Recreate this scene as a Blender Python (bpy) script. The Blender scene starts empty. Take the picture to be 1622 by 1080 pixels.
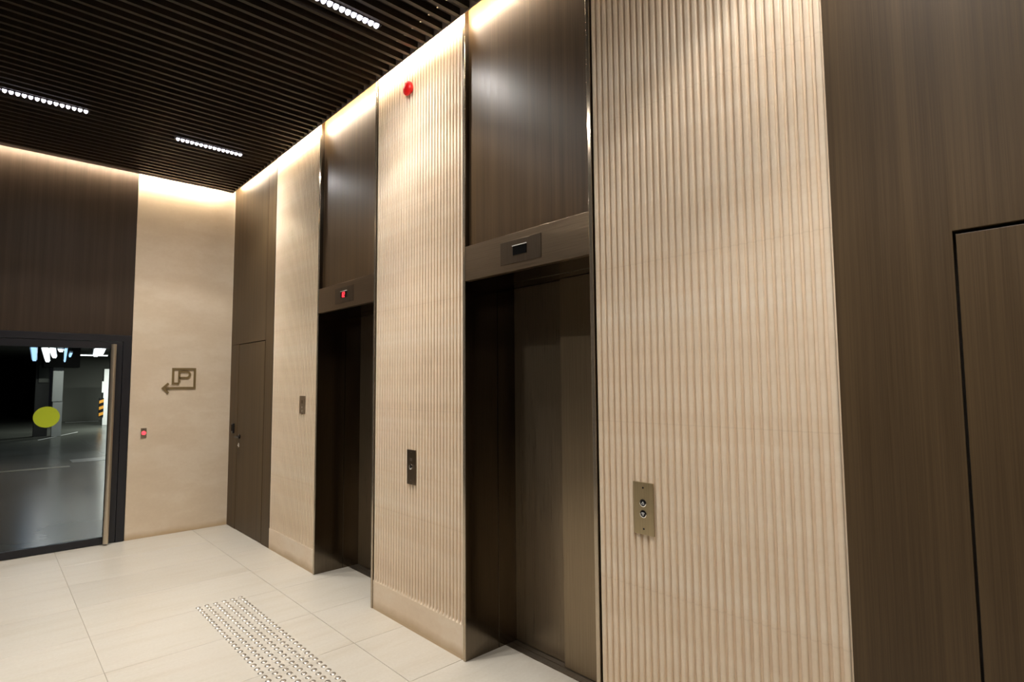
import bpy, bmesh, math, random
from mathutils import Vector, Matrix
random.seed(7)
S = bpy.context.scene
C = S.collection
PI = math.pi

# ---------------------------------------------------------------- camera
def make_camera():
    yaw, pitch, roll = 0.748, 0.0725, -0.0073
    cy, sy, cp, sp = math.cos(yaw), math.sin(yaw), math.cos(pitch), math.sin(pitch)
    F = Vector((sy*cp, cy*cp, sp)); R0 = Vector((cy, -sy, 0)); U0 = R0.cross(F)
    cr, sr = math.cos(roll), math.sin(roll)
    R = R0*cr + U0*sr; U = U0*cr - R0*sr
    m = Matrix(((R.x, U.x, -F.x, 0), (R.y, U.y, -F.y, 0), (R.z, U.z, -F.z, 1.6), (0, 0, 0, 1)))
    cam = bpy.data.cameras.new('camera'); cam.sensor_width = 36; cam.lens = 897.03/1622*36
    cam.clip_start = 0.02; cam.clip_end = 200
    o = bpy.data.objects.new('camera', cam); C.objects.link(o); o.matrix_world = m
    S.camera = o
make_camera()

# ---------------------------------------------------------------- world, exposure
w = bpy.data.worlds.new('world'); S.world = w; w.use_nodes = True
w.node_tree.nodes['Background'].inputs[0].default_value = (0.02, 0.02, 0.025, 1)
w.node_tree.nodes['Background'].inputs[1].default_value = 0.2
S.view_settings.view_transform = 'Standard'; S.view_settings.look = 'None'
S.view_settings.gamma = 1; S.view_settings.use_curve_mapping = False
S.view_settings.exposure = 0.0
SPOT_W = 72.0            # each of the three lamps in a downlight
COVE = 250.0             # radiance of the warm cove strip
LAMP_COL = (1.0, 0.95, 0.895)
COVE_COL = (1.0, 0.84, 0.64)

# main sizes (m): elevator wall plane x=D, end wall y=L, slat soffit z=H
D, L, H = 2.0935, 7.0884, 3.835
TOP = 4.12
XL, YB = -2.6, -14.0     # lobby left wall; the hall behind the camera is wider (XH)
XH = -9.0

# ---------------------------------------------------------------- materials
def mat(name, base=(.5, .5, .5), rough=.5, metal=0, spec=.5, emit=None, estr=0):
    m = bpy.data.materials.new(name); m.use_nodes = True
    b = m.node_tree.nodes['Principled BSDF']
    b.inputs['Base Color'].default_value = (*base, 1); b.inputs['Roughness'].default_value = rough
    b.inputs['Metallic'].default_value = metal; b.inputs['Specular IOR Level'].default_value = spec
    if emit:
        b.inputs['Emission Color'].default_value = (*emit, 1); b.inputs['Emission Strength'].default_value = estr
    return m
def nd(m, t, **kw):
    n = m.node_tree.nodes.new(t)
    for k, v in kw.items():
        if hasattr(n, k): setattr(n, k, v)
        else: n.inputs[k].default_value = v
    return n
def ln(m, a, b): m.node_tree.links.new(a, b)
def noise(m, scale3, scale=1.0, detail=4, rough=.55, offset=None, coords='Object'):
    """noise on object-space coordinates stretched per axis"""
    tc = nd(m, 'ShaderNodeTexCoord'); mp = nd(m, 'ShaderNodeMapping')
    mp.inputs['Scale'].default_value = scale3
    ln(m, tc.outputs[coords], mp.inputs['Vector'])
    if offset is not None: ln(m, offset, mp.inputs['Location'])
    n = nd(m, 'ShaderNodeTexNoise'); n.inputs['Scale'].default_value = scale
    n.inputs['Detail'].default_value = detail; n.inputs['Roughness'].default_value = rough
    ln(m, mp.outputs[0], n.inputs['Vector'])
    return n.outputs['Fac']
def ramp(m, fac, stops):
    r = nd(m, 'ShaderNodeValToRGB'); e = r.color_ramp.elements
    while len(e) < len(stops): e.new(0.5)
    for el, (p, c) in zip(e, stops): el.position = p; el.color = (*c, 1)
    ln(m, fac, r.inputs[0]); return r.outputs[0]
def mix(m, fac, a, b, mode='MIX'):
    n = m.node_tree.nodes.new('ShaderNodeMix'); n.data_type = 'RGBA'; n.blend_type = mode
    for sock, v in ((n.inputs[0], fac), (n.inputs[6], a), (n.inputs[7], b)):
        if isinstance(v, (int, float)): sock.default_value = v
        elif isinstance(v, tuple): sock.default_value = (*v, 1)
        else: ln(m, v, sock)
    return n.outputs[2]
def mrange(m, v, a, b, c, d):
    n = nd(m, 'ShaderNodeMapRange'); n.inputs[1].default_value = a; n.inputs[2].default_value = b
    n.inputs[3].default_value = c; n.inputs[4].default_value = d; ln(m, v, n.inputs[0]); return n.outputs[0]
def bump(m, h, strength, dist=.002):
    b = nd(m, 'ShaderNodeBump'); b.inputs['Strength'].default_value = strength; b.inputs['Distance'].default_value = dist
    ln(m, h, b.inputs['Height']); ln(m, b.outputs[0], m.node_tree.nodes['Principled BSDF'].inputs['Normal'])
def bsdf(m): return m.node_tree.nodes['Principled BSDF'].inputs

def wood(name, dark, mid, light, rough=.42, spec=.5):
    m = mat(name, mid, rough, 0, spec)
    oi = nd(m, 'ShaderNodeObjectInfo'); cb = nd(m, 'ShaderNodeCombineXYZ')
    mul = nd(m, 'ShaderNodeMath', operation='MULTIPLY'); mul.inputs[1].default_value = 0.0
    ln(m, oi.outputs['Random'], mul.inputs[0]); ln(m, mul.outputs[0], cb.inputs[0])
    fine = noise(m, (260, 260, 2.2), 1, 3, .6)
    broad = noise(m, (26, 26, .35), 1, 3, .5)
    c = ramp(m, fine, [(.3, dark), (.5, mid), (.72, light)])
    c2 = ramp(m, broad, [(.3, dark), (.52, mid), (.7, light)])
    c = mix(m, .5, c, c2)
    ln(m, c, bsdf(m)['Base Color'])
    ln(m, mrange(m, fine, .3, .7, rough-.05, rough+.08), bsdf(m)['Roughness'])
    bump(m, fine, .12, .0008)
    return m
WOOD = wood('brown_wood_veneer', (.050, .030, .0125), (.074, .046, .0205), (.100, .064, .029), rough=.5, spec=.3)
WOOD_END = wood('dark_wood_veneer', (.022, .0135, .0078), (.034, .021, .012), (.048, .030, .0175), rough=.5, spec=.25)
WOOD_LIFT = wood('satin_wood_veneer', (.060, .035, .0155), (.092, .056, .026), (.128, .080, .038), rough=.38, spec=.25)
SLAT = wood('slat_wood', (.014, .010, .005), (.023, .016, .009), (.034, .025, .014), rough=.5, spec=.4)

def stone(name, base, vein, light, rough=.55, joints=False, stain=True):
    m = mat(name, base, rough, 0, .35)
    n1 = noise(m, (1.6, 1.6, 3.4), 1.3, 7, .62)
    n2 = noise(m, (34, 34, 34), 1, 4, .6)
    c = ramp(m, n1, [(.28, vein), (.48, base), (.62, light), (.75, base)])
    c = mix(m, .22, c, ramp(m, n2, [(.3, vein), (.7, light)]))
    tc = nd(m, 'ShaderNodeTexCoord'); sx = nd(m, 'ShaderNodeSeparateXYZ'); ln(m, tc.outputs['Object'], sx.inputs[0])
    z = sx.outputs[2]
    if stain:    # tan dirt line left by floor washing
        n3 = noise(m, (3, 3, 3), 1, 4, .6)
        h = nd(m, 'ShaderNodeMath', operation='ADD'); ln(m, z, h.inputs[0])
        ln(m, mrange(m, n3, .3, .7, .012, -.022), h.inputs[1])
        f = mrange(m, h.outputs[0], .012, .07, .75, 0)
        c = mix(m, f, c, (.50, .35, .19))
    if joints:   # hairline joints between the stone courses
        a = nd(m, 'ShaderNodeMath', operation='SUBTRACT'); ln(m, z, a.inputs[0]); a.inputs[1].default_value = .72-.35
        b = nd(m, 'ShaderNodeMath', operation='PINGPONG'); ln(m, a.outputs[0], b.inputs[0]); b.inputs[1].default_value = .35
        f = mrange(m, b.outputs[0], .3485, .3465, .12, 0)
        c = mix(m, f, c, (.40, .30, .20))
    ln(m, c, bsdf(m)['Base Color']); bump(m, n2, .03, .0006)
    return m
STONE = stone('fluted_beige_stone', (.78, .635, .470), (.72, .570, .412), (.82, .70, .55), joints=True)
STONE_END = stone('veined_beige_stone', (.68, .555, .405), (.635, .51, .365), (.73, .615, .47))

FLOORM = mat('cream_porcelain_tile', (.66, .60, .50), .34, 0, .4)
def floor_mat(m):
    oi = nd(m, 'ShaderNodeObjectInfo'); cb = nd(m, 'ShaderNodeCombineXYZ')
    mul = nd(m, 'ShaderNodeMath', operation='MULTIPLY'); mul.inputs[1].default_value = 37.0
    ln(m, oi.outputs['Random'], mul.inputs[0]); ln(m, mul.outputs[0], cb.inputs[1])
    n1 = noise(m, (.9, 6.5, 1), 1.2, 5, .6, offset=cb.outputs[0])
    n2 = noise(m, (60, 60, 1), 1, 3, .5)
    c = ramp(m, n1, [(.28, (.475, .43, .35)), (.45, (.525, .485, .41)), (.6, (.545, .51, .44)), (.75, (.505, .462, .38))])
    c = mix(m, .10, c, ramp(m, n2, [(.3, (.5, .45, .36)), (.7, (.8, .75, .66))]))
    sh = mrange(m, oi.outputs['Random'], 0, 1, .965, 1.03); cc = nd(m, 'ShaderNodeCombineColor')
    for i in range(3): ln(m, sh, cc.inputs[i])
    c = mix(m, 1.0, c, cc.outputs[0], 'MULTIPLY')
    ln(m, c, bsdf(m)['Base Color']); ln(m, mrange(m, n1, .3, .7, .30, .42), bsdf(m)['Roughness'])
floor_mat(FLOORM)
GROUT = mat('grout', (.40, .36, .29), .8)

def brushed(name, base, rough, stretch=(300, 300, 3), metal=1.0, var=.08):
    m = mat(name, base, rough, metal)
    n = noise(m, stretch, 1, 3, .6)
    ln(m, mrange(m, n, .3, .7, max(.03, rough-var), rough+var), bsdf(m)['Roughness'])
    d = tuple(x*.86 for x in base); l = tuple(min(1, x*1.12) for x in base)
    ln(m, ramp(m, n, [(.3, d), (.7, l)]), bsdf(m)['Base Color'])
    bump(m, n, .015, .0003)
    return m
BRONZE = brushed('brushed_bronze_steel', (.22, .17, .113), .30, metal=.72, var=.03)
BRONZE_LIT = brushed('brushed_bronze_steel_lit', (.27, .205, .13), .33, metal=.70, var=.03)  # lighter, warmer copy: brighter reflection on the front panel put into its colour
JAMB = brushed('dark_satin_steel', (.17, .14, .105), .17, var=.02)
HEADER = brushed('satin_bronze_header', (.30, .222, .145), .38, stretch=(3, 3, 260))
FIN = mat('polished_steel', (.46, .385, .29), .15, .75)
SILLM = brushed('sill_aluminium', (.52, .46, .38), .38, stretch=(4, 300, 4))
BRASS = brushed('brushed_brass', (.56, .46, .29), .38, stretch=(300, 300, 3))
DARKPL = brushed('dark_bronze_plate', (.22, .17, .12), .34, stretch=(300, 300, 3))
GREYPL = brushed('grey_steel_plate', (.38, .32, .25), .34, stretch=(300, 300, 3))
BLACK = mat('black_satin', (.006, .006, .007), .35)
BLACKMAT = mat('black_matt', (.004, .004, .004), .9, 0, .1)
DFRAME = mat('blue_black_aluminium', (.0085, .0085, .012), .38)
CHROME = mat('chrome', (.8, .8, .8), .12, 1)
STUD = mat('polished_steel_stud', (.52, .485, .43), .33, .85)
HANDLE = mat('satin_steel_handle', (.58, .51, .40), .30, .85)
DISP = mat('display_black', (.004, .004, .004), .3, 0, .15)
LIP = mat('pale_metal_edge', (.85, .83, .78), .35, .2)
SIGN = mat('brass_sign', (.26, .185, .085), .42, .55)
RED = mat('red_plastic', (.75, .012, .012), .30)
REDLED = mat('red_light', (.5, .0, .0), .4, emit=(1, .05, .07), estr=2.6)
REDDIG = mat('red_digit', (.5, .0, .0), .4, emit=(1, .02, .03), estr=5)
YELLOW = mat('yellow_film', (.38, .46, .010), .5)
WHITEM = mat('white_marking', (.8, .8, .8), .4)
LEDM = mat('downlight_glow', (1, 1, 1), .5, emit=(.90, .86, 1.0), estr=7)
COVEM = mat('cove_glow', (1, 1, 1), .5, emit=COVE_COL, estr=COVE)
TRIMM = mat('white_ceiling_edge', (.50, .42, .38), .5)
CONC = mat('plain_concrete', (.20, .20, .19), .8)
GLASS = mat('clear_glass', (.93, .96, .94), 0.0)
bsdf(GLASS)['Transmission Weight'].default_value = 1.0; bsdf(GLASS)['IOR'].default_value = 1.45
GFLOOR = mat('garage_floor_paint', (.15, .155, .15), .24, 0, .22)
bsdf(GFLOOR)['Specular IOR Level'].default_value = .10
n_ = noise(GFLOOR, (.35, .35, 1), 1, 5, .6); ln(GFLOOR, ramp(GFLOOR, n_, [(.3, (.07, .074, .066)), (.7, (.10, .105, .092))]), bsdf(GFLOOR)['Base Color'])
ln(GFLOOR, mrange(GFLOOR, n_, .3, .7, .17, .27), bsdf(GFLOOR)['Roughness'])
GWALL = mat('garage_wall_paint', (.16, .165, .145), .8)
GCOL = mat('garage_column_paint', (.62, .64, .62), .7)
GDARK = mat('garage_dark_and_unlit', (.05, .05, .048), .8)
GWHITE = mat('garage_white_paint', (.85, .86, .85), .6)
GYEL = mat('garage_orange_paint', (.75, .33, .03), .6)
TUBE = mat('fluorescent_tube', (1, 1, 1), .5, emit=(.90, .95, 1.0), estr=4.5)
TUBEB = mat('fluorescent_tube_blue', (1, 1, 1), .5, emit=(.35, .62, 1.0), estr=1.6)

# ---------------------------------------------------------------- mesh helpers
def add_box(bm, x0, x1, y0, y1, z0, z1, mi=0):
    v = [bm.verts.new(p) for p in ((x0, y0, z0), (x1, y0, z0), (x1, y1, z0), (x0, y1, z0), (x0, y0, z1), (x1, y0, z1), (x1, y1, z1), (x0, y1, z1))]
    for f in ((0, 3, 2, 1), (4, 5, 6, 7), (0, 1, 5, 4), (1, 2, 6, 5), (2, 3, 7, 6), (3, 0, 4, 7)):
        fc = bm.faces.new([v[i] for i in f]); fc.material_index = mi
def add_prism(bm, pts, h0, h1, axis='z'):
    """extrude a 2D outline between h0 and h1 along an axis"""
    def P(a, b, h):
        return {'z': (a, b, h), 'x': (h, a, b), 'y': (a, h, b)}[axis]
    lo = [bm.verts.new(P(a, b, h0)) for a, b in pts]; hi = [bm.verts.new(P(a, b, h1)) for a, b in pts]
    n = len(pts)
    bm.faces.new(lo[::-1]); bm.faces.new(hi)
    for i in range(n): bm.faces.new((lo[i], lo[(i+1) % n], hi[(i+1) % n], hi[i]))
def add_lathe(bm, prof, cx, cy, cz, axis='z', n=20):
    """prof: (radius, height) pairs, first and last may be radius 0"""
    def P(r, h, a):
        c, s = r*math.cos(a), r*math.sin(a)
        return {'z': (cx+c, cy+s, cz+h), 'x': (cx+h, cy+c, cz+s), 'y': (cx+c, cy+h, cz+s)}[axis]
    rings = []
    for r, h in prof:
        rings.append([bm.verts.new(P(0, h, 0))] if r < 1e-6 else [bm.verts.new(P(r, h, 2*PI*k/n)) for k in range(n)])
    for a, b in zip(rings, rings[1:]):
        for k in range(n):
            k2 = (k+1) % n
            if len(a) == 1 and len(b) == 1: continue
            if len(a) == 1: bm.faces.new((a[0], b[k], b[k2]))
            elif len(b) == 1: bm.faces.new((a[k], a[k2], b[0]))
            else: bm.faces.new((a[k], a[k2], b[k2], b[k]))
def obj(name, bm, m, parent=None, loc=None, smooth=False, bevel=0):
    bmesh.ops.recalc_face_normals(bm, faces=bm.faces)
    me = bpy.data.meshes.new(name)
    bm.to_mesh(me); bm.free()
    if smooth:
        for p in me.polygons: p.use_smooth = True
        try: me.set_sharp_from_angle(angle=math.radians(35))
        except Exception: pass
    for mm in (m if isinstance(m, (list, tuple)) else [m]): me.materials.append(mm)
    o = bpy.data.objects.new(name, me); C.objects.link(o)
    if loc: o.location = loc
    if parent: o.parent = parent
    if bevel:
        b = o.modifiers.new('bevel', 'BEVEL'); b.width = bevel; b.segments = 2; b.limit_method = 'ANGLE'
    return o
def box(name, m, parent, x0, x1, y0, y1, z0, z1, bevel=0):
    bm = bmesh.new(); add_box(bm, x0, x1, y0, y1, z0, z1); return obj(name, bm, m, parent, bevel=bevel)
def boxes(name, m, parent, lst, bevel=0):
    bm = bmesh.new()
    for b in lst: add_box(bm, *b)
    return obj(name, bm, m, parent, bevel=bevel)
def share(src, name, parent, loc=(0, 0, 0)):
    o = src.copy(); o.name = name; C.objects.link(o); o.parent = parent; o.location = loc; return o
def tag(o, label=None, cat=None, group=None, kind=None):
    if label: o['label'] = label
    if cat: o['category'] = cat
    if group: o['group'] = group
    if kind: o['kind'] = kind
    return o
def thing(name, label, cat, loc=(0, 0, 0), group=None, kind=None):
    o = bpy.data.objects.new(name, None); C.objects.link(o); o.location = loc; o.empty_display_size = .05
    return tag(o, label, cat, group, kind)

# ================================================================ STRUCTURE
# ---- floor: grout bed with porcelain tiles laid proud of it
fl = box('floor', GROUT, None, XH, 2.40, YB, L+.05, -.06, -.0035)
tag(fl, 'cream porcelain tiled lobby floor', kind='structure')
PX, PY = 1.185, .6267
xs = [1.74 - PX*k for k in range(4, -1, -1)]
g = .0016
def tile_mesh(x1, y1):
    bm = bmesh.new(); add_box(bm, g, x1-g, g, y1-g, -.0050, 0.0)
    bmesh.ops.recalc_face_normals(bm, faces=bm.faces)
    top = [e for e in bm.edges if all(v.co.z > -.001 for v in e.verts)]
    bmesh.ops.bevel(bm, geom=top, offset=.0008, segments=1, affect='EDGES')
    return bm
y0s = 2.702
rows = range(-9, 8)
src = {}
for r in rows:
    y = y0s + PY*r; ye = min(y+PY, L)
    if y >= L-.02: continue
    for k, x in enumerate(xs):
        xe = x+PX if k < 4 else 2.40
        if x < XL: x = XL
        key = (round(xe-x, 3), round(ye-y, 3))
        if key not in src: o = src[key] = obj('floor_tile', tile_mesh(xe-x, ye-y), FLOORM, fl, (x, y, 0))
        else: share(src[key], 'floor_tile', fl, (x, y, 0))

# ---- elevator wall: concrete backing behind the cladding
E2 = (1.702, 2.664); E1 = (3.757, 4.718)
wr = boxes('wall_right', CONC, None, [
    (D+.045, 2.70, YB, E2[0]-.03, 0, TOP), (D+.045, 2.70, E2[1]+.03, E1[0]-.03, 0, TOP), (D+.045, 2.70, E1[1]+.03, 6.02, 0, TOP),
    (D+.06, 2.70, 6.02, L+.3, 0, TOP),
    (D+.045, 2.70, E2[0]-.03, E2[1]+.03, 2.43, TOP), (D+.045, 2.70, E1[0]-.03, E1[1]+.03, 2.43, TOP)])
tag(wr, 'elevator wall with fluted stone piers and brown wood veneer', kind='structure')

# ---- fluted stone piers: plinth + backing slab, each rib a sub-part
PITCH = .03333
def rib_mesh():
    hw, d = .0106, .012
    pts = [(-hw, 0.0005), (-hw, -.006)]
    for k in range(5):
        a = PI/2*k/4; pts.append((-hw+.006-.006*math.cos(a), -.006-.006*math.sin(a)))
    pts += [(-p[0], p[1]) for p in pts[::-1]]
    bm = bmesh.new(); add_prism(bm, [(d+b, a) for a, b in pts], .19, 4.10)   # x from back (d) to front (0)
    return bm
rib_src = None
def pier(y0, y1, zplinth=.2):
    global rib_src
    n = max(1, round((y1-y0)/PITCH)); p = (y1-y0)/n
    bm = bmesh.new()
    add_box(bm, D+.012, D+.046, y0, y1, .0, 4.10)
    # plinth with a bevelled top that closes the grooves
    pts = [(D, 0), (D+.013, 0), (D+.013, .212), (D, .192)]
    vs = [[bm.verts.new((a, yy, b)) for a, b in pts] for yy in (y0, y1)]
    bm.faces.new(vs[0]); bm.faces.new(vs[1][::-1])
    for i in range(4): bm.faces.new((vs[0][i], vs[1][i], vs[1][(i+1) % 4], vs[0][(i+1) % 4]))
    o = obj('stone_slab', bm, STONE, wr)
    for k in range(n):
        yy = y0 + p*(k+.5)
        if rib_src is None:
            rib_src = obj('stone_rib', rib_mesh(), STONE, o, (D, yy, 0), smooth=True)
        else: share(rib_src, 'stone_rib', o, (D, yy, 0))
    return o
pier(.650, E2[0]-.022); pier(E2[1]+.022, E1[0]-.022); pier(E1[1]+.022, 5.766)

# ---- wood cladding on the elevator wall
for a, b in (E2, E1):
    box('wood_panel', WOOD_LIFT, wr, D+.028, D+.046, a, b, 2.418, 4.10)
box('wood_panel', WOOD, wr, D+.001, D+.046, 5.770, 5.985, 0, 4.10, bevel=.0015)
box('wood_panel', WOOD, wr, D+.001, D+.061, 5.989, L+.02, 2.053, 4.10, bevel=.0015)
box('wood_panel', WOOD, wr, D+.001, D+.061, 6.812, L+.02, 0, 2.050, bevel=.0015)
bm = bmesh.new(); add_prism(bm, [(.648, 0), (.648, 4.10), (-1.4, 4.10), (-1.4, 2.040), (.3235, 2.040), (.3235, 0)], D+.001, D+.045, 'x')
obj('wood_panel', bm, WOOD, wr, bevel=.0015)
box('wood_panel', WOOD, wr, D+.001, D+.045, YB, -.64, 0, 2.036, bevel=.0015)
box('wood_panel', WOOD, wr, D+.001, D+.045, YB, -1.404, 2.040, 4.10, bevel=.0015)

# ---- flush wooden doors
d2 = box('door_2', WOOD, None, D+.002, D+.044, 5.999, 6.802, .006, 2.044, bevel=.0015)
tag(d2, 'flush brown wooden door left of the elevators, with black lever', kind='structure')
bm = bmesh.new()
add_lathe(bm, [(0, 0), (.024, 0), (.026, -.003), (.026, -.008), (.010, -.010), (.010, -.045), (0, -.045)], D+.002, 6.72, 1.02, 'x', 18)
add_box(bm, D-.052, D-.036, 6.585, 6.732, 1.011, 1.029)
tag(obj('lever_handle', bm, BLACK, d2, smooth=True, bevel=.003), 'black lever handle')
bm = bmesh.new(); add_lathe(bm, [(0, 0), (.024, 0), (.025, -.004), (.012, -.007), (.010, -.012), (0, -.012)], D+.002, 6.735, .925, 'x', 18)
tag(obj('lock_cylinder', bm, CHROME, d2, smooth=True), 'small chrome lock cylinder')
d3 = box('door_3', WOOD, None, D+.004, D+.044, -.632, .3165, .006, 2.029, bevel=.0015)
tag(d3, 'flush brown wooden door at the right edge of the photo', kind='structure')
boxes('trim_3', BLACKMAT, None, [(D+.0455, D+.0465, -.64, .327, 0, 2.04)]).parent = wr

# ---- end wall
we = boxes('wall_end', CONC, None, [(1.115, 2.75, L+.03, L+.25, 0, TOP), (XL-.2, -.2, L+.03, L+.25, 0, TOP), (-.2, 1.115, L+.03, L+.25, 2.13, TOP)])
tag(we, 'end wall of beige stone and dark wood around the glass door', kind='structure')
box('stone_panel', STONE_END, we, 1.1145, D+.0005, L, L+.031, 0, 4.10)
box('wood_panel', WOOD_END, we, -.2, 1.112, L+.001, L+.031, 2.118, 4.10, bevel=.001)
box('wood_panel', WOOD_END, we, XL, -.204, L+.001, L+.031, 0, 4.10, bevel=.001)

# ---- other walls of the lobby (outside the frame)
wl = box('wall_left', WOOD_END, None, XL-.15, XL, -1.5, L+.03, 0, TOP); tag(wl, kind='structure')
tag(box('wall_hall', WOOD_END, None, XH-.15, XH, YB, -1.5, 0, TOP), kind='structure')
tag(box('wall_hall_end', WOOD_END, None, XH-.15, XL, -1.5, -1.35, 0, TOP), kind='structure')
wb = box('wall_back', WOOD_END, None, XH-.15, 2.75, YB-.15, YB, 0, TOP); tag(wb, kind='structure')

# ---- ceiling: black void with wooden slats hung below it
ce = box('ceiling', BLACKMAT, None, XH-.2, 2.75, YB-.15, L+.25, TOP, TOP+.1)
tag(ce, 'black ceiling with dark wooden slats', kind='structure')
XE, YE = D-.062, L-.115          # edges of the slatted field
SP = .0924
bm = bmesh.new(); add_box(bm, XL+.02, XE-.006, -.0130, .0130, 0, .045)
n_sl = 0; sl0 = None
k = 0
ys = []
yy = 2.5495 + SP*47
while yy > -3.5: ys.append(yy); yy -= SP
ys = [q for q in ys if q < YE-.03]
for yy in ys:
    if sl0 is None: sl0 = obj('ceiling_slat', bm, SLAT, ce, (0, yy, H+.001))
    else: share(sl0, 'ceiling_slat', ce, (0, yy, H+.001))
tr = boxes('trim_1', TRIMM, None, [(XE-.004, XE, -3.5, YE, H-.004, H+.168), (XL+.02, XE, YE-.004, YE, H-.004, H+.168)])
tag(tr, 'thin pale edge profile of the slatted ceiling', kind='structure')
# black sheet added above the slats, stops light leaks so the void stays dark
tag(box('light_block', BLACKMAT, None, XL+.03, XE-.012, -3.5, YE-.012, H+.17, H+.18), kind='structure')

# ================================================================ COVE LIGHT STRIPS
def cove(label, a, b, axis):
    t = thing('cove_light', label, 'light', (0, 0, 0), 'warm light strips hidden in the ceiling gap')
    if axis == 'y':
        box('profile', TRIMM, t, XE, XE+.006, a, b, H+.040, H+.072)
        box('light_strip', COVEM, t, XE+.006, XE+.008, a, b, H+.046, H+.066)
    else:
        box('profile', TRIMM, t, a, b, YE, YE+.006, H+.040, H+.072)
        box('light_strip', COVEM, t, a, b, YE+.006, YE+.008, H+.046, H+.066)
    return t
cove('warm cove light strip along the top of the elevator wall', -3.0, YE-.05, 'y')
cove('warm cove light strip along the top of the end wall', XL+.1, XE-.05, 'x')

# ================================================================ LINEAR DOWNLIGHTS
def lens_mesh():
    bm = bmesh.new(); r = .0140
    prof = [(r, .002)] + [(r*math.cos(a), -1.5*r*math.sin(a)) for a in (0, .35, .7, 1.05, 1.35)] + [(0, -1.5*r)]
    add_lathe(bm, prof, 0, 0, 0, 'z', 14)
    for v in bm.verts: v.co.y *= 1.75
    return bm
lens_src = None; house_src = None
NC, CP = 15, .0382
def house_mesh():
    bm = bmesh.new(); hw = .0255; L2 = NC*CP/2
    add_box(bm, -L2-.006, L2+.006, -hw, -hw+.003, -.004, .040)
    add_box(bm, -L2-.006, L2+.006, hw-.003, hw, -.004, .040)
    add_box(bm, -L2-.006, -L2-.003, -hw, hw, -.004, .040); add_box(bm, L2+.003, L2+.006, -hw, hw, -.004, .040)
    add_box(bm, -L2-.006, L2+.006, -hw, hw, .038, .041)
    # face plate with a round opening per cell
    for k in range(NC):
        cx = -L2 + CP*(k+.5); n = 16
        outer, inner = [], []
        for j in range(n):
            a = 2*PI*j/n + PI/n; c, s = math.cos(a), math.sin(a); q = max(abs(c)/(CP/2), abs(s)/(hw-.003))
            outer.append(bm.verts.new((cx+c/q, s/q, 0))); inner.append(bm.verts.new((cx+.0140*c, .0222*s, 0)))
        for j in range(n): bm.faces.new((outer[j], outer[(j+1) % n], inner[(j+1) % n], inner[j]))
    return bm
def downlight(cx, cy, label, group='linear downlights between the ceiling slats'):
    global lens_src, house_src
    t = thing('linear_downlight', label, 'ceiling light', (cx, cy, H), group)
    if house_src is None: house_src = obj('housing', house_mesh(), BLACK, t)
    else: share(house_src, 'housing', t)
    for k in range(NC):
        x = -NC*CP/2 + CP*(k+.5)
        if lens_src is None: lens_src = obj('lamp_cell', lens_mesh(), LEDM, t, (x, 0, .0005), smooth=True)
        else: share(lens_src, 'lamp_cell', t, (x, 0, .0005))
    for dx in (-.19, 0, .19):
        ld = bpy.data.lights.new('lamp', 'SPOT'); ld.energy = SPOT_W; ld.color = LAMP_COL
        cone, blend, q = {0: (108, .22, .50), -.19: (76, 1.0, 2.6), .19: (166, 1.0, .85)}[dx]
        ld.spot_size = math.radians(cone); ld.spot_blend = blend; ld.shadow_soft_size = .012
        ld.energy = SPOT_W*q
        lo = bpy.data.objects.new('lamp', ld); C.objects.link(lo); lo.parent = t; lo.location = (dx, 0, -.030)
downlight(1.455, 5.732, 'short row of white lamp cells near the far ceiling corner')
downlight(.236, 5.640, 'row of white lamp cells at the left edge of the ceiling')
downlight(1.427, 3.052, 'row of bright white lamp cells at the top, nearest the elevators')
downlight(.236, 3.052, 'linear downlight above the middle of the lobby, outside the photo')
downlight(1.427, .373, 'linear downlight nearest the right wooden door, outside the photo')
downlight(.236, .373, 'linear downlight above the photographer, outside the photo')
for hx, hy, lab in ((-3.6, -5.6, 'hall ceiling light outside the photo, the one nearest the lobby'), (-4.6, -7.4, 'hall ceiling light outside the photo, second from the lobby'), (-5.8, -9.6, 'hall ceiling light outside the photo, third from the lobby'), (-6.8, -11.8, 'hall ceiling light outside the photo, farthest from the lobby')):
    t = thing('hall_light', lab, 'ceiling light', (hx, hy, H), 'ceiling lights of the hall behind')
    box('housing', BLACK, t, -1.3, 1.3, -.03, .03, .002, TOP-H)
    box('diffuser', LEDM, t, -1.28, 1.28, -.02, .02, -.02, .002)

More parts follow.
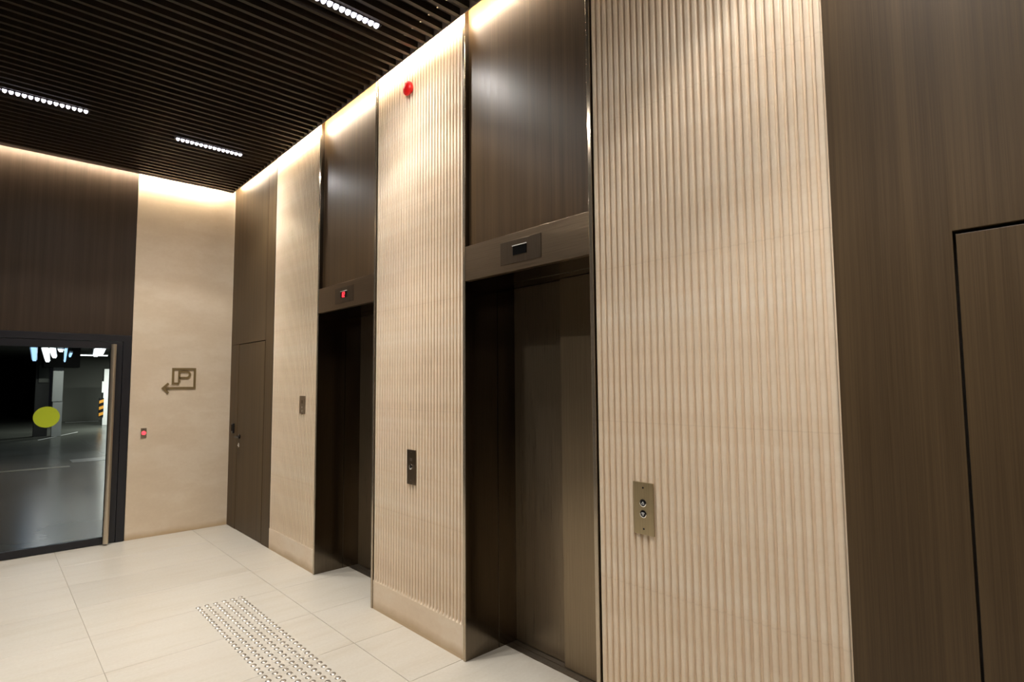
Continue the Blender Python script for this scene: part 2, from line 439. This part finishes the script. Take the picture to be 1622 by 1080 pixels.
# ================================================================ ELEVATORS
def tri(bm, cx, cy, cz, s, up, depth):
    q = 1 if up else -1
    add_prism(bm, [(cy-s, cz-q*s*.8), (cy+s, cz-q*s*.8), (cy, cz+q*s)], cx, cx+depth, 'x')
def elevator(E, label, lit):
    a, b = E; W = b-a
    t = thing('elevator_entrance', label, 'elevator', (D, (a+b)/2, 0), 'elevator entrances')
    inv = lambda o: (setattr(o, 'location', (-D, -(a+b)/2, 0)), o)[1]
    P = lambda n, m, lst, bv=.001: inv(boxes(n, m, t, lst, bv))
    tag(P('frame_post', FIN, [(D-.006, D-.001, b-.001, b+.020, 0, 4.09)], .0015), 'narrow polished post')
    tag(P('frame_post', FIN, [(D-.006, D-.001, a-.020, a+.001, 0, 4.09)], .0015), 'narrow polished post')
    P('jamb', JAMB, [(D-.001, 2.345, b, b+.018, 0, 2.4), (D-.001, D+.040, b, b+.018, 2.4, 4.09), (2.347, 2.560, b-.001, b+.012, 0, 2.4)])
    P('jamb', JAMB, [(D-.001, 2.345, a-.018, a, 0, 2.4), (D-.001, D+.040, a-.018, a, 2.4, 4.09), (2.347, 2.560, a-.012, a+.001, 0, 2.4)])
    hd = P('header', HEADER, [(D-.004, D+.030, a, b, 2.207, 2.417)])
    P('soffit', JAMB, [(D+.030, 2.345, a, b, 2.207, 2.225), (2.347, 2.600, a, b, 2.2055, 2.225)])
    # slow panel in front on the near side, fast panel behind
    P('door_panel', BRONZE_LIT, [(2.455, 2.483, a-.01, a+.527, .004, 2.203)])
    P('door_panel', BRONZE, [(2.493, 2.521, a+.48, b+.004, .004, 2.203)])
    P('sill', SILLM, [(2.402, 2.448, a, b, -.012, .0015), (2.454, 2.490, a, b, -.012, .0015), (2.496, 2.56, a, b, -.012, .0015), (2.402, 2.56, a, b, -.02, -.010)], 0)
    # shaft behind the doors
    P('door_track', BLACKMAT, [(2.54, 2.56, a-.02, b+.02, 0, 2.24)], 0)
    # floor indicator set into the header
    c = a + .481
    tag(P('indicator_plate', DARKPL, [(D-.0062, D-.0035, c-.160, c+.158, 2.248, 2.376)], .0006), 'darker flush plate around the display')
    disp = P('display', DISP, [(D-.0085, D-.0060, c-.052, c+.054, 2.291, 2.341)], .0006)
    tag(disp, 'small black display' + (' glowing red' if lit else ''))
    tag(P('display_lip', LIP, [(D-.0125, D-.0062, c-.054, c+.056, 2.3405, 2.3450)], 0), 'bright metal edge above the display')
    if lit:
        bm = bmesh.new(); x0, x1 = D-.0095, D-.0085; s = .0042; cc = c+.0; z = 2.314
        for (u0, u1, v0, v1) in ((-.024, -.013, -.020, .020), (-.006, .016, .014, .020), (-.006, .016, -.003, .003), (-.006, .016, -.020, -.014), (.010, .016, 0, .020), (-.006, 0, -.020, 0)):
            add_box(bm, x0, x1, cc-u1, cc-u0, z+v0, z+v1)
        dg = obj('floor_digit', bm, REDDIG, disp); tag(dg, 'glowing red floor number')
    return t
elevator(E2, 'nearer elevator with bronze steel doors and a dark display', False)
elevator(E1, 'farther elevator with dark doors and a glowing red display', True)

# ================================================================ WALL FITTINGS ON THE ELEVATOR WALL
def plate_thing(name, label, cat, y, z, w, h, m, th=.006, group=None):
    t = thing(name, label, cat, (D, y, z), group)
    box('plate', m, t, -th, .001, -w/2, w/2, -h/2, h/2, bevel=.0012)
    return t
def cyl(name, m, parent, y, z, prof, n=18):
    bm = bmesh.new(); add_lathe(bm, prof, 0, y, z, 'x', n); return obj(name, bm, m, parent, smooth=True)
t = plate_thing('call_panel', 'brushed brass call panel with two round black buttons, on the nearest fluted pier', 'call button', 1.431, 1.057, .101, .220, BRASS)
for zz, up in ((.023, True), (-.023, False)):
    cyl('button_ring', CHROME, t, 0, zz, [(.0165, -.0055), (.0165, -.0085), (.0135, -.0095), (.0125, -.0080)])
    bt = cyl('button', BLACK, t, 0, zz, [(.0130, -.0055), (.0130, -.0085), (.011, -.0095), (0, -.0095)])
    bm = bmesh.new(); s = .0062; q = 1 if up else -1
    # outlined triangle from three thin bars
    A, B_, C_ = Vector((0, q*s)), Vector((-s, -q*s*.8)), Vector((s, -q*s*.8))
    for P0, P1 in ((A, B_), (B_, C_), (C_, A)):
        dv = (P1-P0).normalized(); nv = Vector((-dv.y, dv.x))*.0011
        P0 = P0 - dv*.0008; P1 = P1 + dv*.0008
        add_prism(bm, [tuple(P0-nv), tuple(P1-nv), tuple(P1+nv), tuple(P0+nv)], -.0101, -.0093, 'x')
    ar = obj('arrow', bm, WHITEM, bt, (0, 0, zz)); tag(ar, 'white %s triangle' % ('up' if up else 'down'))
for zz in (.087, -.086): cyl('screw', BLACK, t, 0, zz, [(.0042, -.0055), (.0042, -.0066), (0, -.0066)], 12)

t = plate_thing('key_switch_panel', 'dark bronze key switch plate on the fluted pier between the elevators', 'key switch', 3.240, 1.044, .100, .226, DARKPL)
cyl('key_ring', CHROME, t, 0, .003, [(.0175, -.0055), (.0175, -.0105), (.0125, -.0115), (.0115, -.0070)])
cyl('key_slot', BLACK, t, 0, .003, [(.0118, -.0055), (.0118, -.0090), (0, -.0090)])
box('emblem', GREYPL, t, -.0067, -.0055, -.014, .014, .040, .060)
for zz in (.098, -.085): cyl('screw', GREYPL, t, 0, zz, [(.0045, -.0055), (.0045, -.0068), (0, -.0068)], 12)

t = plate_thing('small_call_panel', 'small grey steel plate with two dots, left of the farther elevator', 'call button', 5.022, 1.411, .118, .160, GREYPL)
for zz in (-.022, -.055): cyl('button', CHROME, t, -.005, zz, [(.0085, -.0055), (.0085, -.008), (0, -.0085)], 14)
box('window', DARKPL, t, -.0067, -.0055, -.025, .025, .012, .042)

t = thing('fire_alarm', 'round red fire alarm lamp high on the pier between the elevators', 'alarm', (D, 3.285, 3.652))
bm = bmesh.new(); add_lathe(bm, [(0, .002), (.034, .002), (.034, -.012), (0, -.012)], 0, 0, 0, 'x', 24)
obj('base', bm, RED, t, smooth=True)
bm = bmesh.new(); add_lathe(bm, [(0, -.010), (.046, -.010), (.050, -.016), (.050, -.026), (.044, -.034), (.026, -.040), (0, -.042)], 0, 0, 0, 'x', 28)
obj('dome', bm, RED, t, smooth=True)

t = thing('card_reader', 'slim black card reader beside the lever of the left wooden door', 'card reader', (D, 6.930, 1.10))
box('reader_body', BLACK, t, -.018, .002, -.028, .028, -.055, .055, bevel=.004)
box('reader_face', BLACKMAT, t, -.0195, -.0175, -.018, .018, -.030, .042)

# ================================================================ END WALL FITTINGS
t = thing('exit_button', 'small steel plate with a glowing red button, right of the glass door', 'door button', (1.249, L, 1.092))
box('plate', GREYPL, t, -.026, .026, -.007, .001, -.052, .052, bevel=.0012)
bm = bmesh.new(); add_lathe(bm, [(0, -.006), (.020, -.006), (.020, -.012), (.016, -.015), (0, -.016)], 0, 0, 0, 'y', 20)
tag(obj('button', bm, REDLED, t, smooth=True), 'glowing red button')
# parking sign: letter P inside a square outline that ends in an arrow pointing left
def stroke(bm, pts, wd, y0, y1, closed=False):
    n = len(pts); L_, R_ = [], []
    for i in range(n):
        p = Vector(pts[i])
        d0 = (p-Vector(pts[i-1])).normalized() if i > 0 else None
        d1 = (Vector(pts[i+1])-p).normalized() if i < n-1 else None
        d0 = d0 or d1; d1 = d1 or d0
        n0 = Vector((-d0.y, d0.x)); n1 = Vector((-d1.y, d1.x)); mv = (n0+n1).normalized()
        k = wd/2/max(.3, mv.dot(n0)); L_.append(p+mv*k); R_.append(p-mv*k)
    v = []
    for i in range(n):
        v.append([bm.verts.new((q.x, y, q.y)) for y in (y0, y1) for q in (L_[i], R_[i])])
    for i in range(n-1):
        a, b = v[i], v[i+1]
        bm.faces.new((a[0], b[0], b[1], a[1])); bm.faces.new((a[2], a[3], b[3], b[2]))
        bm.faces.new((a[0], a[2], b[2], b[0])); bm.faces.new((a[1], b[1], b[3], a[3]))
    a = v[0]; bm.faces.new((a[0], a[1], a[3], a[2])); a = v[-1]; bm.faces.new((a[0], a[2], a[3], a[1]))
t = thing('parking_sign', 'brass parking sign with letter P and left arrow on beige stone wall', 'sign', (0, L, 0))
wd = .022
bm = bmesh.new()
# box outline: foot of the P -> left side -> top -> right side -> arrow shaft
stroke(bm, [(1.563, 1.612), (1.503, 1.612), (1.503, 1.772), (1.716, 1.772), (1.716, 1.562), (1.412, 1.562)], wd, -.010, .001)
tag(obj('outline', bm, SIGN, t), 'square outline running into the arrow shaft')
bm = bmesh.new(); stroke(bm, [(1.462, 1.614), (1.410, 1.562), (1.462, 1.510)], wd, -.0102, .001)
obj('arrow_head', bm, SIGN, t)
bm = bmesh.new()
arc = [(1.632+.035*math.cos(q), 1.7085+.035*math.sin(q)) for q in [PI/2-PI*k/12 for k in range(13)]]
stroke(bm, [(1.563, 1.6225), (1.563, 1.7435)] + arc + [(1.563, 1.6735)], wd, -.0101, .001)
tag(obj('letter_p', bm, SIGN, t), 'letter P')

# ---- glass door
d1 = boxes('door_1', DFRAME, None, [(1.038, 1.108, L-.008, L+.10, 0, 2.116), (-.196, -.126, L-.008, L+.10, 0, 2.116), (-.126, 1.038, L-.008, L+.10, 2.050, 2.116)], bevel=.001)
tag(d1, 'glass door in a black metal frame with tall steel pull handle', kind='structure')
yo = L-.002
lf = boxes('leaf_frame', DFRAME, d1, [(.932, 1.034, yo, yo+.05, .006, 2.046), (-.122, -.035, yo, yo+.05, .006, 2.046), (-.035, .932, yo, yo+.05, 1.975, 2.046), (-.035, .932, yo, yo+.05, .006, .072)], bevel=.001)
box('glass_pane', GLASS, d1, -.04, .937, yo+.020, yo+.030, .066, 1.982)
bm = bmesh.new()
add_lathe(bm, [(0, 0), (.022, 0), (.025, .003), (.025, 1.997), (.022, 2.0), (0, 2.0)], .948, yo-.062, .018, 'z', 20)
for zz in (.35, 1.70): add_lathe(bm, [(0, 0), (.008, 0), (.008, .062), (0, .062)], .945, yo-.060, zz, 'y', 12)
tag(obj('pull_handle', bm, HANDLE, d1, smooth=True), 'tall vertical steel pull handle')
bm = bmesh.new(); add_lathe(bm, [(0, 0), (.101, 0), (.101, -.0008), (0, -.0008)], .446, yo+.0195, 1.296, 'y', 48)
tag(obj('sticker', bm, YELLOW, d1), 'round yellow safety sticker on the glass')

# ================================================================ TACTILE STUDS
t = thing('tactile_strip', 'strip of shiny round steel tactile studs set in the cream floor', 'tactile studs', (1.335, 3.73, 0))
bm = bmesh.new(); add_lathe(bm, [(.0165, -.0004), (.0165, .0008), (.0150, .0028), (.0115, .0050), (.006, .0062), (0, .0065)], 0, 0, 0, 'z', 16)
st = None
for i in range(31):
    for j in range(6):
        loc = (1.1905+.0575*j-1.335, 4.618-.0575*i-3.73, 0)
        if st is None: st = obj('stud', bm, STUD, t, loc, smooth=True)
        else: share(st, 'stud', t, loc)

# ================================================================ PARKING GARAGE BEHIND THE GLASS
gf = box('floor_garage', GFLOOR, None, -9, 13, L+.255, 44, -.06, -.004); tag(gf, 'dark glossy painted garage floor behind the glass door', kind='structure')
gc = box('ceiling_garage', GDARK, None, -9, 13, L+.255, 44, 2.95, 3.1); tag(gc, kind='structure')
tag(box('wall_garage_end', GWALL, None, 2.36, 13, 32, 32.2, 0, 2.95), 'grey green garage wall far behind the glass door', kind='structure')
tag(box('wall_garage_far', GDARK, None, -9, 2.36, 43, 43.2, 0, 2.95), kind='structure')  # wall in darkness: the missing light is put into its dark colour
tag(box('wall_garage_right', GWALL, None, 12.8, 13, L+.3, 44, 0, 2.95), kind='structure')
tag(box('wall_garage_left', GDARK, None, -9, -8.8, L+.3, 44, 0, 2.95), kind='structure')
t = thing('garage_column', 'pale grey garage column behind the glass, right of the yellow sticker', 'column', (1.70, 23, 0), 'garage columns')
boxes('shaft', GCOL, t, [(-.12, .12, 0, .3, 0, 1.10)]); boxes('upper_shaft', GCOL, t, [(-.145, .11, -.02, .3, 1.10, 2.17)])
boxes('beam', BLACKMAT, t, [(-.4, .5, -.2, .5, 2.17, 2.95)])
t = thing('garage_column', 'dark garage column behind the glass, left of the pale one', 'column', (1.33, 23.4, 0), 'garage columns')
boxes('shaft', GDARK, t, [(-.17, .17, 0, .3, 0, 2.95)])
boxes('notice_board', GWALL, t, [(-.10, .14, -.03, 0, 1.70, 2.28)]); boxes('notice_board', GWALL, t, [(-.10, .14, -.03, 0, 2.30, 2.66)])
t = thing('garage_column', 'brightly lit white garage column with orange stripes, beside the pull handle', 'column', (3.60, 28, 0), 'garage columns')
boxes('shaft', GWHITE, t, [(-.10, .30, 0, .4, 0, 2.25)])
box('side_box', GWHITE, t, -.16, -.10, 0, .2, 1.30, 1.75)
hz = box('hazard_band', BLACK, t, -.23, -.08, -.03, .1, .32, 1.08)
bm = bmesh.new()
for k in range(3):
    z = .42+.25*k; add_prism(bm, [(-.23, z-.06), (-.08, z), (-.08, z+.12), (-.23, z+.06)], -.035, -.03, 'y')
obj('orange_stripe', bm, GYEL, hz)
# floor markings
mk = thing('floor_marking', 'thin white painted line on the garage floor behind the glass', 'floor marking', (1.8, 23.2, -.004))
bm = bmesh.new(); add_prism(bm, [(-.6, -1.40), (.6, 1.36), (.6, 1.46), (-.6, -1.30)], 0, .003); obj('paint_line', bm, WHITEM, mk)
mk = thing('floor_marking', 'pale line at the foot of the garage wall', 'floor marking', (3.2, 31.4, -.004))
bm = bmesh.new(); add_prism(bm, [(-.6, -.1), (.6, .0), (.6, .12), (-.6, .02)], 0, .003); obj('paint_line', bm, WHITEM, mk)
TAN = mat('faded_tan_paint', (.20, .165, .09), .6)
mk = thing('floor_marking', 'faded tan line across the garage floor, low in the left of the glass', 'floor marking', (.55, 14.35, -.004))
bm = bmesh.new(); add_prism(bm, [(-1.2, -.08), (.75, -.12), (.75, .12), (-1.2, .16)], 0, .003); obj('paint_line', bm, TAN, mk)
mk = thing('drain_channel', 'dark drain channel across the garage floor beside the pull handle', 'drain', (1.9, 15.3, -.004))
bm = bmesh.new(); add_box(bm, -.5, .9, -.34, .30, 0, .003); obj('channel', bm, BLACK, mk)
bm = bmesh.new()
for k in range(14): add_box(bm, -.48+.1*k, -.43+.1*k, -.30, .26, .003, .006)
g_ = obj('grate', bm, BLACK, mk); g_['kind'] = 'stuff'
# rows of fluorescent lamps
def tube(p0, p1, label, m=TUBE, wd=.05, z=2.3):
    if z == 2.3: p0, p1, wd = tuple(.7*v for v in p0), tuple(.7*v for v in p1), wd*.7
    a, b = Vector(p0), Vector(p1); d = b-a; Ln = d.length; c = (a+b)/2
    t = thing('tube_light', label, 'tube light', (c.x, c.y, z), 'fluorescent lights in the garage')
    t.rotation_euler = (0, 0, math.atan2(d.y, d.x))
    box('fitting', GWHITE, t, -Ln/2, Ln/2, -wd*.8, wd*.8, .03, .07)
    box('tube', m, t, -Ln/2+.02, Ln/2-.02, -wd/2, wd/2, 0, .032)
    box('rod', BLACK, t, -.02, .02, -.02, .02, .07, 2.95-z)
tube((1.16, 20.2), (1.90, 31.2), 'bright white tube light row nearest above the yellow sticker', wd=.11)
tube((1.31, 20.2), (1.80, 26.5), 'bright white tube light row just right of the first one above the sticker', wd=.10)
tube((1.53, 20.8), (1.62, 21.6), 'very short white tube light between the longer ones', wd=.08)
tube((1.62, 20.2), (2.45, 30.9), 'thin blue tube light row above the pale garage column', TUBEB, wd=.05)
tube((.92, 20.2), (1.42, 30.2), 'blurred blue tube light row left of the white ones', TUBEB, wd=.11)
tube((2.11, 24.0), (3.08, 23.9), 'long horizontal white tube light in front of the garage wall', wd=.05, z=2.6)
tube((1.98, 23.0), (2.16, 25.5), 'short thin blue tube light under the long horizontal one', TUBEB, wd=.05)
tube((2.23, 19.2), (2.80, 24.6), 'white tube light row crossing the end of the horizontal one', wd=.11)
tube((2.36, 19.3), (2.78, 23.2), 'white tube light row close to the pull handle', wd=.10)
def garea(x, y, z, w_, col=(.96, 1.0, .93), sz=1.0):  # added fill lights that brighten the garage columns, no fittings there
    ld = bpy.data.lights.new('garage_fill', 'AREA'); ld.energy = w_; ld.color = col; ld.size = sz; ld.size_y = .15; ld.shape = 'RECTANGLE'
    o = bpy.data.objects.new('garage_fill', ld); C.objects.link(o); o.location = (x, y, z)
garea(3.9, 25.5, 2.85, 260); garea(5.5, 29.5, 2.85, 50)
garea(2.0, 21.6, 2.9, 26)
